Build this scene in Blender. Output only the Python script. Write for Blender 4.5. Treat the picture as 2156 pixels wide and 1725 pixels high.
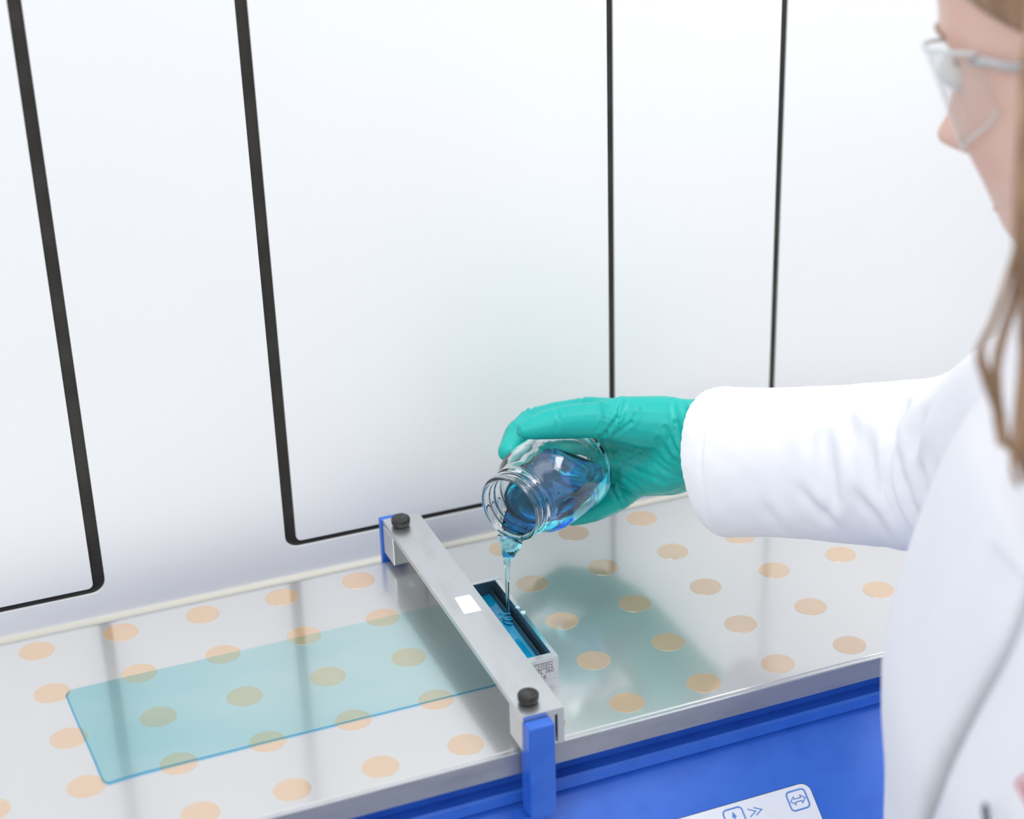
import bpy, bmesh, math, random
from mathutils import Vector, Matrix, noise
for o in list(bpy.data.objects): bpy.data.objects.remove(o)
S = bpy.context.scene; COL = S.collection
random.seed(4)

# ------------------------------------------------------------------ camera
FPX, CX, CY = 4258.83, 1572.6, 1034.55          # focal length and principal point of the 2156x1725 frame
CAM = Vector((-0.10117, -1.10444, 0.67202))
RIGHT = Vector((0.89066903, -0.45394149, 0.02541261))
DOWN = Vector((-0.19436891, -0.43070496, -0.88131377))
FWD = Vector((0.41101023, 0.78001946, -0.47184768))
cd = bpy.data.cameras.new('camera'); cam = bpy.data.objects.new('camera', cd); COL.objects.link(cam)
cd.sensor_width = 36; cd.sensor_fit = 'HORIZONTAL'; cd.lens = FPX/2156*36
cd.shift_x = (1078-CX)/2156; cd.shift_y = (CY-862.5)/2156
cd.clip_start = 0.02; cd.clip_end = 50
m3 = Matrix((RIGHT, -DOWN, -FWD)).transposed()
cam.matrix_world = Matrix.Translation(CAM) @ m3.to_4x4()
S.camera = cam
cd.dof.use_dof = True; cd.dof.focus_distance = 1.245; cd.dof.aperture_fstop = 4.8
def at(u, v, d):                                 # a point of the room d metres ahead of the tripod
    return CAM + RIGHT*((u-CX)/FPX*d) + DOWN*((v-CY)/FPX*d) + FWD*d
def seen(p):
    q = p-CAM; d = q.dot(FWD); return CX+FPX*q.dot(RIGHT)/d, CY+FPX*q.dot(DOWN)/d, d

# ------------------------------------------------------------------ light
W = bpy.data.worlds.new('room_light'); S.world = W; W.use_nodes = True
bg = W.node_tree.nodes['Background']; bg.inputs[0].default_value = (0.95, 0.965, 1.0, 1); bg.inputs[1].default_value = 0.55
def area(name, loc, target, sx, sy, power, col=(1, 1, 1)):
    l = bpy.data.lights.new(name, 'AREA'); l.shape = 'RECTANGLE'; l.size = sx; l.size_y = sy; l.energy = power; l.color = col
    o = bpy.data.objects.new(name, l); COL.objects.link(o); o.location = loc
    o.rotation_euler = (Vector(target)-Vector(loc)).to_track_quat('-Z', 'Y').to_euler(); return o
area('ceiling_lamp', (0.15, -0.55, 1.75), (0.2, -0.1, 0), 1.4, 0.9, 6.5, (1, 0.99, 0.97))
area('hood_lamp', (0.90, -0.14, 1.00), (0.50, 0.0, 0.25), 1.1, 0.25, 6.0, (0.98, 0.985, 1))
area('added_fill_light', (-1.15, -1.65, 1.4), (0.3, -0.35, 0.1), 1.3, 1.1, 12.5, (0.96, 0.98, 1))  # added unseen fill from camera left, brightens the coat and blue front
S.view_settings.view_transform = 'Standard'; S.view_settings.look = 'None'
S.view_settings.exposure = 0.43; S.view_settings.gamma = 1; S.view_settings.use_curve_mapping = False
S.cycles.max_bounces = 16; S.cycles.transmission_bounces = 14; S.cycles.transparent_max_bounces = 16
S.cycles.glossy_bounces = 6; S.cycles.diffuse_bounces = 5

# ------------------------------------------------------------------ materials
def srgb(r, g, b):
    f = lambda c: (c/12.92 if c <= 0.04045 else ((c+0.055)/1.055)**2.4)
    return (f(r/255), f(g/255), f(b/255), 1)
def mat(name, col, rough=0.5, metal=0.0, spec=0.5, bump=None, var=None, **kw):
    m = bpy.data.materials.new(name); m.use_nodes = True; nt = m.node_tree; b = nt.nodes['Principled BSDF']
    b.inputs['Base Color'].default_value = col; b.inputs['Roughness'].default_value = rough
    b.inputs['Metallic'].default_value = metal; b.inputs['Specular IOR Level'].default_value = spec
    for k, v in kw.items(): b.inputs[k.replace('_', ' ')].default_value = v
    tc = nt.nodes.new('ShaderNodeTexCoord')
    def nz(scale, stretch, detail=4):
        mp = nt.nodes.new('ShaderNodeMapping'); mp.inputs['Scale'].default_value = stretch
        n = nt.nodes.new('ShaderNodeTexNoise'); n.inputs['Scale'].default_value = scale; n.inputs['Detail'].default_value = detail
        nt.links.new(tc.outputs['Object'], mp.inputs[0]); nt.links.new(mp.outputs[0], n.inputs['Vector']); return n
    if bump:
        n = nz(bump[0], bump[2] if len(bump) > 2 else (1, 1, 1))
        bn = nt.nodes.new('ShaderNodeBump'); bn.inputs['Strength'].default_value = bump[1]; bn.inputs['Distance'].default_value = 0.0004
        nt.links.new(n.outputs['Fac'], bn.inputs['Height']); nt.links.new(bn.outputs[0], b.inputs['Normal'])
    if var:                                      # var = (scale, other colour, low, high, stretch)
        n = nz(var[0], var[4] if len(var) > 4 else (1, 1, 1), 6)
        r = nt.nodes.new('ShaderNodeValToRGB'); r.color_ramp.elements[0].position = var[2]; r.color_ramp.elements[1].position = var[3]
        r.color_ramp.elements[0].color = col; r.color_ramp.elements[1].color = var[1]
        nt.links.new(n.outputs['Fac'], r.inputs[0]); nt.links.new(r.outputs[0], b.inputs['Base Color'])
    return m
def plate_mat(name, col, gloss_w, gloss_col, rough=0.10, base_rough=0.32, base_metal=0.7):
    m = bpy.data.materials.new(name); m.use_nodes = True; nt = m.node_tree; nt.nodes.clear()
    out = nt.nodes.new('ShaderNodeOutputMaterial'); mix = nt.nodes.new('ShaderNodeMixShader')
    d = nt.nodes.new('ShaderNodeBsdfPrincipled'); d.inputs['Base Color'].default_value = col; d.inputs['Roughness'].default_value = base_rough; d.inputs['Metallic'].default_value = base_metal
    g = nt.nodes.new('ShaderNodeBsdfAnisotropic'); g.inputs['Color'].default_value = gloss_col; g.inputs['Roughness'].default_value = rough
    tc = nt.nodes.new('ShaderNodeTexCoord'); mp = nt.nodes.new('ShaderNodeMapping'); mp.inputs['Scale'].default_value = (6, 420, 1)
    n = nt.nodes.new('ShaderNodeTexNoise'); n.inputs['Scale'].default_value = 5; n.inputs['Detail'].default_value = 5
    bn = nt.nodes.new('ShaderNodeBump'); bn.inputs['Strength'].default_value = 0.06; bn.inputs['Distance'].default_value = 0.0002
    nt.links.new(tc.outputs['Object'], mp.inputs[0]); nt.links.new(mp.outputs[0], n.inputs['Vector'])
    nt.links.new(n.outputs['Fac'], bn.inputs['Height']); nt.links.new(bn.outputs[0], g.inputs['Normal']); nt.links.new(bn.outputs[0], d.inputs['Normal'])
    n2 = nt.nodes.new('ShaderNodeTexNoise'); n2.inputs['Scale'].default_value = 9; n2.inputs['Detail'].default_value = 6
    mr = nt.nodes.new('ShaderNodeMapRange'); mr.inputs['To Min'].default_value = gloss_w-0.05; mr.inputs['To Max'].default_value = gloss_w+0.05
    nt.links.new(tc.outputs['Object'], n2.inputs['Vector']); nt.links.new(n2.outputs['Fac'], mr.inputs[0]); nt.links.new(mr.outputs[0], mix.inputs[0])
    nt.links.new(d.outputs[0], mix.inputs[1]); nt.links.new(g.outputs[0], mix.inputs[2]); nt.links.new(mix.outputs[0], out.inputs[0])
    return m
def clear_mat(name, tint, ior=1.4, rough=0.02, grad=None):    # thin wet layer: tinted see-through body under a glossy skin
    m = bpy.data.materials.new(name); m.use_nodes = True; nt = m.node_tree; nt.nodes.clear()
    out = nt.nodes.new('ShaderNodeOutputMaterial'); mix = nt.nodes.new('ShaderNodeMixShader')
    t = nt.nodes.new('ShaderNodeBsdfTransparent'); t.inputs[0].default_value = tint
    g = nt.nodes.new('ShaderNodeBsdfGlossy'); g.inputs['Roughness'].default_value = rough
    f = nt.nodes.new('ShaderNodeFresnel'); f.inputs[0].default_value = ior
    if grad:
        tc = nt.nodes.new('ShaderNodeTexCoord'); mp = nt.nodes.new('ShaderNodeMapping'); mp.inputs['Scale'].default_value = grad[1]
        n = nt.nodes.new('ShaderNodeTexNoise'); n.inputs['Scale'].default_value = grad[0]; n.inputs['Detail'].default_value = 3
        r = nt.nodes.new('ShaderNodeValToRGB'); r.color_ramp.elements[0].color = tint; r.color_ramp.elements[1].color = grad[2]
        r.color_ramp.elements[0].position = 0.35; r.color_ramp.elements[1].position = 0.7
        nt.links.new(tc.outputs['Object'], mp.inputs[0]); nt.links.new(mp.outputs[0], n.inputs['Vector']); 
        sx = nt.nodes.new('ShaderNodeSeparateXYZ'); mr = nt.nodes.new('ShaderNodeMapRange'); mr.inputs['From Min'].default_value = 0.20; mr.inputs['From Max'].default_value = 0.0; mr.inputs['To Max'].default_value = 0.45
        ad = nt.nodes.new('ShaderNodeMath'); ad.operation = 'MULTIPLY_ADD'; ad.inputs[1].default_value = 0.55      # the draw-down starts thicker at its left end
        nt.links.new(tc.outputs['Object'], sx.inputs[0]); nt.links.new(sx.outputs['X'], mr.inputs[0]); nt.links.new(n.outputs['Fac'], ad.inputs[0]); nt.links.new(mr.outputs[0], ad.inputs[2])
        nt.links.new(ad.outputs[0], r.inputs[0]); nt.links.new(r.outputs[0], t.inputs[0])
    geo = nt.nodes.new('ShaderNodeNewGeometry'); mu = nt.nodes.new('ShaderNodeMath'); mu.operation = 'SUBTRACT'; mu.use_clamp = True
    nt.links.new(f.outputs[0], mu.inputs[0]); nt.links.new(geo.outputs['Backfacing'], mu.inputs[1]); nt.links.new(mu.outputs[0], mix.inputs[0]); nt.links.new(t.outputs[0], mix.inputs[1]); nt.links.new(g.outputs[0], mix.inputs[2]); nt.links.new(mix.outputs[0], out.inputs[0])
    return m
def glass_mat(name, col, ior=1.5, rough=0.0):
    m = bpy.data.materials.new(name); m.use_nodes = True; b = m.node_tree.nodes['Principled BSDF']
    b.inputs['Base Color'].default_value = col; b.inputs['Roughness'].default_value = rough; b.inputs['IOR'].default_value = ior
    b.inputs['Transmission Weight'].default_value = 1.0; return m

M = {}
M['wall'] = mat('white_laminate', (0.865, 0.872, 0.885, 1), 0.32, bump=(9, 0.06), var=(3, (0.835, 0.842, 0.86, 1), 0.4, 0.8))
M['gasket'] = mat('dark_gasket', (0.018, 0.016, 0.013, 1), 0.45, var=(40, (0.035, 0.032, 0.026, 1), 0.4, 0.7))
M['cream'] = mat('cream_sealant', (0.66, 0.64, 0.56, 1), 0.5, bump=(30, 0.1))
M['bench'] = mat('bench_top', (0.70, 0.71, 0.70, 1), 0.4, var=(12, (0.64, 0.65, 0.65, 1), 0.4, 0.7))
M['floor'] = mat('floor_vinyl', (0.42, 0.43, 0.44, 1), 0.5, var=(5, (0.36, 0.37, 0.38, 1), 0.4, 0.7))
M['plate'] = plate_mat('brushed_plate', (0.73, 0.73, 0.725, 1), 0.29, (0.78, 0.785, 0.79, 1), 0.11)
M['dot'] = plate_mat('tan_spot', srgb(216, 182, 148), 0.36, (0.84, 0.80, 0.74, 1), 0.09, 0.6, 0.35)
M['milled'] = mat('milled_edge', (0.42, 0.43, 0.47, 1), 0.42, 0.7, bump=(400, 0.25, (1, 0.2, 1)), var=(25, (0.34, 0.35, 0.39, 1), 0.45, 0.7, (1, 1, 4)))
M['alu'] = mat('scuffed_aluminium', (0.70, 0.71, 0.72, 1), 0.33, 0.97, bump=(160, 0.12, (2, 0.3, 1)), var=(38, (0.62, 0.63, 0.64, 1), 0.5, 0.75, (2.2, 0.6, 1)))
M['steel'] = mat('polished_steel', (0.72, 0.74, 0.76, 1), 0.16, 0.95, bump=(300, 0.05))
M['blue'] = mat('blue_enamel', srgb(48, 106, 208), 0.36, 0.0, 0.5, bump=(900, 0.12), var=(60, srgb(40, 96, 198), 0.45, 0.75))
M['knob'] = mat('black_plastic', (0.016, 0.017, 0.018, 1), 0.5, bump=(300, 0.4), var=(140, (0.06, 0.065, 0.065, 1), 0.5, 0.75))
M['paper'] = mat('white_paper', (0.86, 0.86, 0.92, 1), 0.6, bump=(200, 0.05))
M['label'] = mat('label_foil', (0.80, 0.82, 0.88, 1), 0.35, var=(55, (0.72, 0.73, 0.72, 1), 0.55, 0.85))
M['ink'] = mat('blue_print', srgb(84, 132, 204), 0.45, var=(80, srgb(104, 150, 214), 0.4, 0.7))
M['reflsteel'] = mat('wet_steel_painted_reflection', (0.035, 0.075, 0.11, 1), 0.12, 0.2, 0.6, bump=(120, 0.05))  # wet trough interior; the dark reflection on it is painted into this colour
M['etch'] = mat('etched_lettering', (0.08, 0.07, 0.065, 1), 0.6, var=(300, (0.14, 0.12, 0.11, 1), 0.4, 0.7))
M['glass'] = glass_mat('jar_glass', (0.985, 0.995, 1.0, 1), 1.47)
def liquid_mat(name, absorb, density, ior, tint=(1, 1, 1, 1)):
    m = glass_mat(name, tint, ior); nt = m.node_tree; va = nt.nodes.new('ShaderNodeVolumeAbsorption')
    va.inputs['Color'].default_value = absorb; va.inputs['Density'].default_value = density
    nt.links.new(va.outputs[0], nt.nodes['Material Output'].inputs['Volume']); return m
M['liquid'] = liquid_mat('blue_liquid', (0.0, 0.93, 0.985, 1), 24, 1.34, (0.62, 0.965, 0.99, 1))
M['stream'] = liquid_mat('thin_blue_liquid', (0.0, 0.86, 0.95, 1), 60, 1.33, (0.86, 0.98, 0.99, 1))
M['drop'] = mat('pale_teal_drop', (0.42, 0.70, 0.73, 1), 0.06, 0.0, 0.6, bump=(60, 0.03))
M['pool'] = mat('deep_blue_liquid', (0.0, 0.22, 0.42, 1), 0.06, 0.0, 0.55, bump=(60, 0.05), var=(90, (0.0, 0.30, 0.52, 1), 0.4, 0.75))
M['film'] = clear_mat('wet_film', (0.925, 0.988, 0.99, 1), 1.33, 0.03, (7, (1, 2.5, 1), (0.84, 0.955, 0.968, 1)))
M['bead'] = clear_mat('film_edge', (0.50, 0.80, 0.96, 1), 1.35, 0.05)
M['glove'] = mat('teal_nitrile', srgb(20, 176, 168), 0.42, 0.0, 0.35, bump=(420, 0.12), var=(45, srgb(18, 166, 160), 0.4, 0.75))
M['coat'] = mat('white_cotton', (0.83, 0.845, 0.895, 1), 0.85, 0.0, 0.2, bump=(1500, 0.25), var=(20, (0.80, 0.815, 0.865, 1), 0.4, 0.8), Sheen_Weight=0.15)
M['skin'] = mat('skin', srgb(226, 190, 176), 0.5, 0.0, 0.4, bump=(90, 0.08), var=(22, srgb(218, 172, 156), 0.45, 0.75))
M['lip'] = mat('lip', srgb(206, 128, 124), 0.4, var=(60, srgb(196, 116, 112), 0.4, 0.7))
M['hair'] = mat('brown_hair', srgb(140, 110, 86), 0.45, 0.0, 0.45, bump=(220, 0.6, (1, 1, 0.05)), var=(120, srgb(176, 144, 114), 0.4, 0.75, (1, 1, 0.06)))
M['eye'] = mat('eye_white', (0.75, 0.74, 0.72, 1), 0.2, var=(20, (0.7, 0.68, 0.66, 1), 0.4, 0.7))
M['lens'] = clear_mat('spectacle_lens', (0.975, 0.985, 0.985, 1), 1.5, 0.02)
M['lensedge'] = mat('pale_lens_edge', (0.62, 0.66, 0.67, 1), 0.3, bump=(100, 0.05))
M['frame'] = mat('spectacle_metal', (0.55, 0.55, 0.56, 1), 0.25, 0.9, bump=(100, 0.05))
M['red'] = mat('red_print', srgb(198, 36, 42), 0.6, var=(90, srgb(188, 28, 36), 0.4, 0.7))
M['dark'] = mat('dark_cloth', (0.05, 0.055, 0.07, 1), 0.8, bump=(300, 0.2), var=(50, (0.07, 0.075, 0.09, 1), 0.4, 0.7))

# ------------------------------------------------------------------ helpers
def tag(o, label=None, cat=None, group=None, kind=None):
    for k, v in (('label', label), ('category', cat), ('group', group), ('kind', kind)):
        if v: o[k] = v
    return o
def empty(name, loc, label, cat):
    o = bpy.data.objects.new(name, None); COL.objects.link(o); o.location = loc; o.empty_display_size = 0.02
    return tag(o, label, cat)
def link(name, me, m, parent=None, smooth=False, label=None, loc=None):
    o = bpy.data.objects.new(name, me); COL.objects.link(o)
    if m is not None: me.materials.clear(); me.materials.append(m)
    if smooth:
        for p in me.polygons: p.use_smooth = True
    if loc is not None: o.location = loc
    if parent is not None:
        o.parent = parent
        off = Vector((0, 0, 0)); q = parent
        while q is not None: off += q.location; q = q.parent
        o.location = o.location - off if loc is None else Vector(loc)-off
    if label: o['label'] = label
    return o
def fin(bm, name):
    bmesh.ops.recalc_face_normals(bm, faces=bm.faces[:])
    me = bpy.data.meshes.new(name); bm.to_mesh(me); bm.free(); return me
def box_bm(x0, x1, y0, y1, z0, z1, bev=0.0, seg=2):
    bm = bmesh.new(); bmesh.ops.create_cube(bm, size=1)
    for v in bm.verts: v.co = ((x0+x1)/2+v.co.x*(x1-x0), (y0+y1)/2+v.co.y*(y1-y0), (z0+z1)/2+v.co.z*(z1-z0))
    if bev: bmesh.ops.bevel(bm, geom=bm.edges[:], offset=bev, segments=seg, affect='EDGES', profile=0.5)
    return bm
def box(name, b, m, parent=None, bev=0.0, label=None): return link(name, fin(box_bm(*b, bev), name), m, parent, label=label)
def prism(name, pts, to3, h, m, parent=None, bev=0.0, label=None, flip=False):
    # a flat outline (2D points) lifted into 3D by to3(a, b, c) and given thickness h along c
    bm = bmesh.new()
    f = bm.faces.new([bm.verts.new(to3(a, b, 0.0)) for a, b in pts])
    r = bmesh.ops.extrude_face_region(bm, geom=[f])
    d = to3(0, 0, h)-to3(0, 0, 0)
    for v in r['geom']:
        if isinstance(v, bmesh.types.BMVert): v.co += d
    if bev:
        top = [e for e in bm.edges if all(v in r['geom'] for v in e.verts)]
        bmesh.ops.bevel(bm, geom=top, offset=bev, segments=2, affect='EDGES', profile=0.5)
    return link(name, fin(bm, name), m, parent, label=label)
def rrect(x0, x1, y0, y1, r, seg=6, corners=(1, 1, 1, 1)):
    P = []
    for (cx, cy, a0, on) in ((x1-r, y1-r, 0, corners[0]), (x0+r, y1-r, 90, corners[1]), (x0+r, y0+r, 180, corners[2]), (x1-r, y0+r, 270, corners[3])):
        if on:
            for i in range(seg+1):
                a = math.radians(a0+90*i/seg); P.append((cx+r*math.cos(a), cy+r*math.sin(a)))
        else:
            a = math.radians(a0+45); P.append((cx+r*(1 if math.cos(a) > 0 else -1), cy+r*(1 if math.sin(a) > 0 else -1)))
    return P
def lathe_bm(prof, origin, axis, seg=72, closed=True):
    axis = axis.normalized(); a = axis.orthogonal().normalized(); b = axis.cross(a)
    bm = bmesh.new(); rings = []
    for t, r in prof:
        c = origin+axis*t
        if r < 1e-6: rings.append([bm.verts.new(c)])
        else: rings.append([bm.verts.new(c+a*(r*math.cos(2*math.pi*i/seg))+b*(r*math.sin(2*math.pi*i/seg))) for i in range(seg)])
    for p, q in zip(rings, rings[1:]):
        for i in range(seg):
            j = (i+1) % seg
            if len(p) == 1 and len(q) == 1: continue
            if len(p) == 1: bm.faces.new((p[0], q[i], q[j]))
            elif len(q) == 1: bm.faces.new((p[i], q[0], p[j]))
            else: bm.faces.new((p[i], q[i], q[j], p[j]))
    return bm
def spline(P, n):                                # Catmull-Rom through tuples of any length
    out = []; k = len(P)-1
    for i in range(n):
        t = i*k/(n-1); s = min(int(t), k-1); t -= s
        p0, p1, p2, p3 = P[max(s-1, 0)], P[s], P[s+1], P[min(s+2, k)]
        out.append(tuple(0.5*(2*b+(c-a)*t+(2*a-5*b+4*c-d)*t*t+(3*b-a-3*c+d)*t**3) for a, b, c, d in zip(p0, p1, p2, p3)))
    return out
def tube_bm(P, seg=10, bm=None, flat=1.0):       # P: list of (Vector, radius); closed ends
    bm = bm or bmesh.new(); prev = None; nrm = None; n = len(P)
    for i, (c, r) in enumerate(P):
        t = (P[min(i+1, n-1)][0]-P[max(i-1, 0)][0]).normalized()
        nrm = (t.orthogonal() if nrm is None else nrm-t*nrm.dot(t)).normalized(); b = t.cross(nrm)
        ring = [bm.verts.new(c+nrm*(r*math.cos(2*math.pi*k/seg))+b*(r*flat*math.sin(2*math.pi*k/seg))) for k in range(seg)]
        if prev:
            for k in range(seg): bm.faces.new((prev[k], prev[(k+1) % seg], ring[(k+1) % seg], ring[k]))
        else: bm.faces.new(ring[::-1])
        prev = ring
    bm.faces.new(prev); return bm
def capsule(bm, P, seg=16):                      # rounded tapered limb through (Vector, radius)
    Q = []
    (c0, r0), (c1, _) = P[0], P[1]; t = (c0-c1).normalized()
    for a in (80, 60, 40, 20): Q.append((c0+t*r0*math.sin(math.radians(a)), r0*math.cos(math.radians(a))))
    Q += P
    (c0, r0), (c1, _) = P[-1], P[-2]; t = (c0-c1).normalized()
    for a in (20, 40, 60, 80): Q.append((c0+t*r0*math.sin(math.radians(a)), r0*math.cos(math.radians(a))))
    return tube_bm(Q, seg, bm)
def fuse(bm, voxel, smooth_n, name):             # melt overlapping limbs into one continuous skin
    me = fin(bm, name); o = bpy.data.objects.new(name, me); COL.objects.link(o)
    r = o.modifiers.new('r', 'REMESH'); r.mode = 'VOXEL'; r.voxel_size = voxel
    s = o.modifiers.new('s', 'SMOOTH'); s.iterations = smooth_n; s.factor = 0.5
    dg = bpy.context.evaluated_depsgraph_get(); out = bpy.data.meshes.new_from_object(o.evaluated_get(dg))
    bpy.data.objects.remove(o); out.name = name; return out
def creases(me, lines, facing=True):             # press fold lines (u, v in the frame, depth, width) into a mesh along its normals
    me.update(); nv = [v.normal.copy() for v in me.vertices]
    for v, n in zip(me.vertices, nv):
        if facing and n.dot(FWD) > 0.25: continue
        u, w, _ = seen(v.co); d = 0.0
        for pts, amp, wid in lines:
            for (ax, ay), (bx, by) in zip(pts, pts[1:]):
                dx, dy = bx-ax, by-ay; L = dx*dx+dy*dy
                t = max(0, min(1, ((u-ax)*dx+(w-ay)*dy)/L)); q = math.hypot(u-ax-t*dx, w-ay-t*dy)
                if q < 4*wid: d = d-amp*math.exp(-(q/wid)**2)*1.0+amp*0.55*math.exp(-((q-2*wid)/wid)**2)
        if d: v.co += n*max(-0.004, min(0.004, d))
def text(name, s, size, m, mw, parent, label=None, sx=1.0, align='CENTER'):
    cu = bpy.data.curves.new(name, 'FONT'); cu.body = s; cu.size = size; cu.extrude = 0.00004; cu.align_x = align; cu.align_y = 'CENTER'
    o = bpy.data.objects.new(name, cu); COL.objects.link(o); dg = bpy.context.evaluated_depsgraph_get()
    me = bpy.data.meshes.new_from_object(o.evaluated_get(dg)); bpy.data.objects.remove(o)
    me.transform(mw @ Matrix.Diagonal((sx, 1, 1, 1))); return link(name, me, m, parent, label=label)

# ------------------------------------------------------------------ the setting
YW = 0.065
XZ = lambda a, b, c: Vector((a, YW+0.004-c, b))
XZ2 = lambda a, b, c: Vector((a, YW+0.002-c, b))
wall = box('wall_back', (-0.5, 1.3, YW+0.0021, YW+0.03, -0.15, 0.95), M['gasket']); tag(wall, kind='structure')
def L(u): return u
zt, zb = 0.9, -0.149
G = [(-0.45, 0.0458, 0.0532, -0.0045, 0.0065), (0.1722, 0.4052, 0.0, 0.0, 0.0)]
# grooves: outer outline of each notch, inner outline of each panel
def notch(x0, x1, z0, r):
    return [p for p in rrect(x0, x1, z0, zt, r, 6, (0, 0, 1, 1))]
n1o = (0.0537, -0.0065); n2o = (0.1708, 0.4093, -0.0032); n3o = (0.5307, 0.006)
pts = [(-0.49, zb), (1.29, zb), (1.29, n3o[1])]
def arc(cx, cz, r, a0, a1, seg=6): return [(cx+r*math.cos(math.radians(a0+(a1-a0)*i/seg)), cz+r*math.sin(math.radians(a0+(a1-a0)*i/seg))) for i in range(seg+1)]
R1 = 0.009
pts += arc(n3o[0]+R1, n3o[1]+R1, R1, 270, 180) + [(n3o[0], zt), (n2o[1], zt)]
pts += arc(n2o[1]-R1, n2o[2]+R1, R1, 0, -90) + arc(n2o[0]+R1, n2o[2]+R1, R1, 270, 180) + [(n2o[0], zt), (n1o[0], zt)]
pts += arc(n1o[0]-R1, n1o[1]+R1, R1, 0, -90) + [(-0.49, n1o[1])]
prism('panel_surround', pts, XZ2, 0.002, M['wall'], wall, 0.0001)
gz = 0.0043
prism('wall_panel', rrect(-0.49, 0.0459, n1o[1]+gz, zt, 0.0035, 5, (0, 0, 0, 1)), XZ2, 0.002, M['wall'], wall, 0.0001)
prism('wall_panel', rrect(0.1783, 0.4048, n2o[2]+gz, zt, 0.0035, 5, (0, 0, 1, 1)), XZ2, 0.002, M['wall'], wall, 0.0001)
prism('wall_panel', rrect(0.5354, 1.29, n3o[1]+gz, zt, 0.0035, 5, (0, 0, 1, 0)), XZ2, 0.002, M['wall'], wall, 0.0001)
seal = tube_bm([(Vector((-0.49, YW-0.001, -0.0275)), 0.0034), (Vector((1.29, YW-0.001, -0.0275)), 0.0034)], 16)
o = link('trim_1', fin(seal, 'trim_1'), M['cream'], None, True); tag(o, kind='structure')
fl = box('floor', (-2.2, 2.6, -3.0, 0.3, -1.10, -1.05), M['floor']); tag(fl, kind='structure')
bench = empty('lab_bench', (0.35, -0.13, -0.19), 'pale grey lab bench running along the white panelled wall', 'bench')
box('worktop', (-0.5, 1.3, -0.318, YW+0.0015, -0.19, -0.15), M['bench'], bench, 0.004)
box('cabinet', (-0.45, 1.25, -0.30, YW, -1.05, -0.19), M['bench'], bench, 0.004)

# ------------------------------------------------------------------ coating machine
mach = empty('coating_machine', (0.28, -0.10, -0.15), 'blue enamelled film coating machine with a spotted metal plate, under the white panelled wall', 'machine')
PX0, PX1, PY0, PY1 = -0.08, 0.66, -0.2195, 0.0165
plate = box('coating_plate', (PX0, PX1, PY0, PY1, -0.0145, 0.0), M['milled'], mach, 0.0006)
top = box('plate_face', (PX0+0.001, PX1-0.001, PY0+0.0036, PY1-0.0026, -0.001, 0.0006), M['plate'], plate, 0.0004)
chamfer = box('plate_rim', (PX0+0.0005, PX1-0.0005, PY0+0.0004, PY1-0.0003, -0.001, 0.0002), M['alu'], plate, 0.0002)
dm = None; SP = 0.05
for r in range(0, 6):
    for c in range(-1, 13):
        if r == 5: continue
        x, y = c*SP, -r*SP
        if x+0.011 > PX1 or x-0.011 < PX0: continue
        if dm is None:
            dm = fin(lathe_bm([(0, 0), (0, 0.01036), (0.00012, 0.0103), (0.00014, 0)], Vector((0, 0, 0)), Vector((0, 0, 1)), 40), 'dot')
        link('dot', dm, M['dot'], plate, loc=(x, y, 0.0006))
# body profile (y, z) swept along x
YZ = lambda x0: (lambda a, b, c: Vector((x0+c, a, b)))
body = [(-0.204, -0.0155), (-0.204, -0.0395), (-0.2065, -0.0385), (-0.300, -0.1043), (-0.306, -0.110), (-0.306, -0.1495), (-0.060, -0.1495), (-0.060, -0.0155)]
prism('housing', body, YZ(PX0+0.01), PX1-PX0-0.02, M['blue'], mach, 0.002, label='blue housing with a sloping front')
rail = [(-0.2035, -0.0305), (-0.2135, -0.0295), (-0.2150, -0.0308), (-0.2150, -0.0372), (-0.2140, -0.0382), (-0.2035, -0.0382)]
prism('guide_rail', rail, YZ(PX0+0.005), PX1-PX0-0.01, M['blue'], mach)
# control label on the sloping front: a along x, b down the slope from the line y=-0.24
DN = Vector((0, -0.8180, -0.5753)); NN = Vector((0, -0.5753, 0.8180)); L0 = Vector((0, -0.240, -0.0614))
L0 = L0+NN*((Vector((0, -0.2065, -0.0385))-L0).dot(NN)); LN = NN
SL = lambda a, b, c: L0+Vector((a, 0, 0))+DN*b+NN*(c+0.0002)
lab = prism('control_label', rrect(0.235, 0.4015, 0.0, 0.060, 0.006), SL, 0.0004, M['label'], mach)
edge = bmesh.new()
def outline(name, P, w, m, parent, h=0.00015, base=0.0004, closed=True, label=None):
    bm = bmesh.new(); n = len(P); A = []; B = []
    for i in range(n):
        p = Vector((*P[i], 0)); q0 = Vector((*P[(i-1) % n], 0)) if closed or i else p; q1 = Vector((*P[(i+1) % n], 0)) if closed or i < n-1 else p
        t0 = (p-q0).normalized() if (p-q0).length > 0 else (q1-p).normalized(); t1 = (q1-p).normalized() if (q1-p).length > 0 else t0
        t = (t0+t1).normalized(); nr = Vector((-t.y, t.x, 0)); k = w/2/max(0.4, nr.dot(Vector((-t0.y, t0.x, 0))))
        A.append(p+nr*k); B.append(p-nr*k)
    vs = [[bm.verts.new(SL(q.x, q.y, base+z)) for q in X] for X in (A, B) for z in (0, h)]
    for i in range(n if closed else n-1):
        j = (i+1) % n
        for s, t in ((0, 1), (1, 3), (3, 2), (2, 0)): bm.faces.new((vs[s][i], vs[s][j], vs[t][j], vs[t][i]))
    return link(name, fin(bm, name), m, parent, label=label)
outline('label_border', rrect(0.235, 0.4015, 0.0, 0.060, 0.006), 0.0007, M['gasket'], lab, base=0.0)
cxr, cxl = 0.3912, 0.3487
outline('key_symbol', rrect(cxr-0.0062, cxr+0.0062, 0.0030, 0.0152, 0.0024), 0.0010, M['ink'], lab, label='rounded square key with a double arrow')
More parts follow.
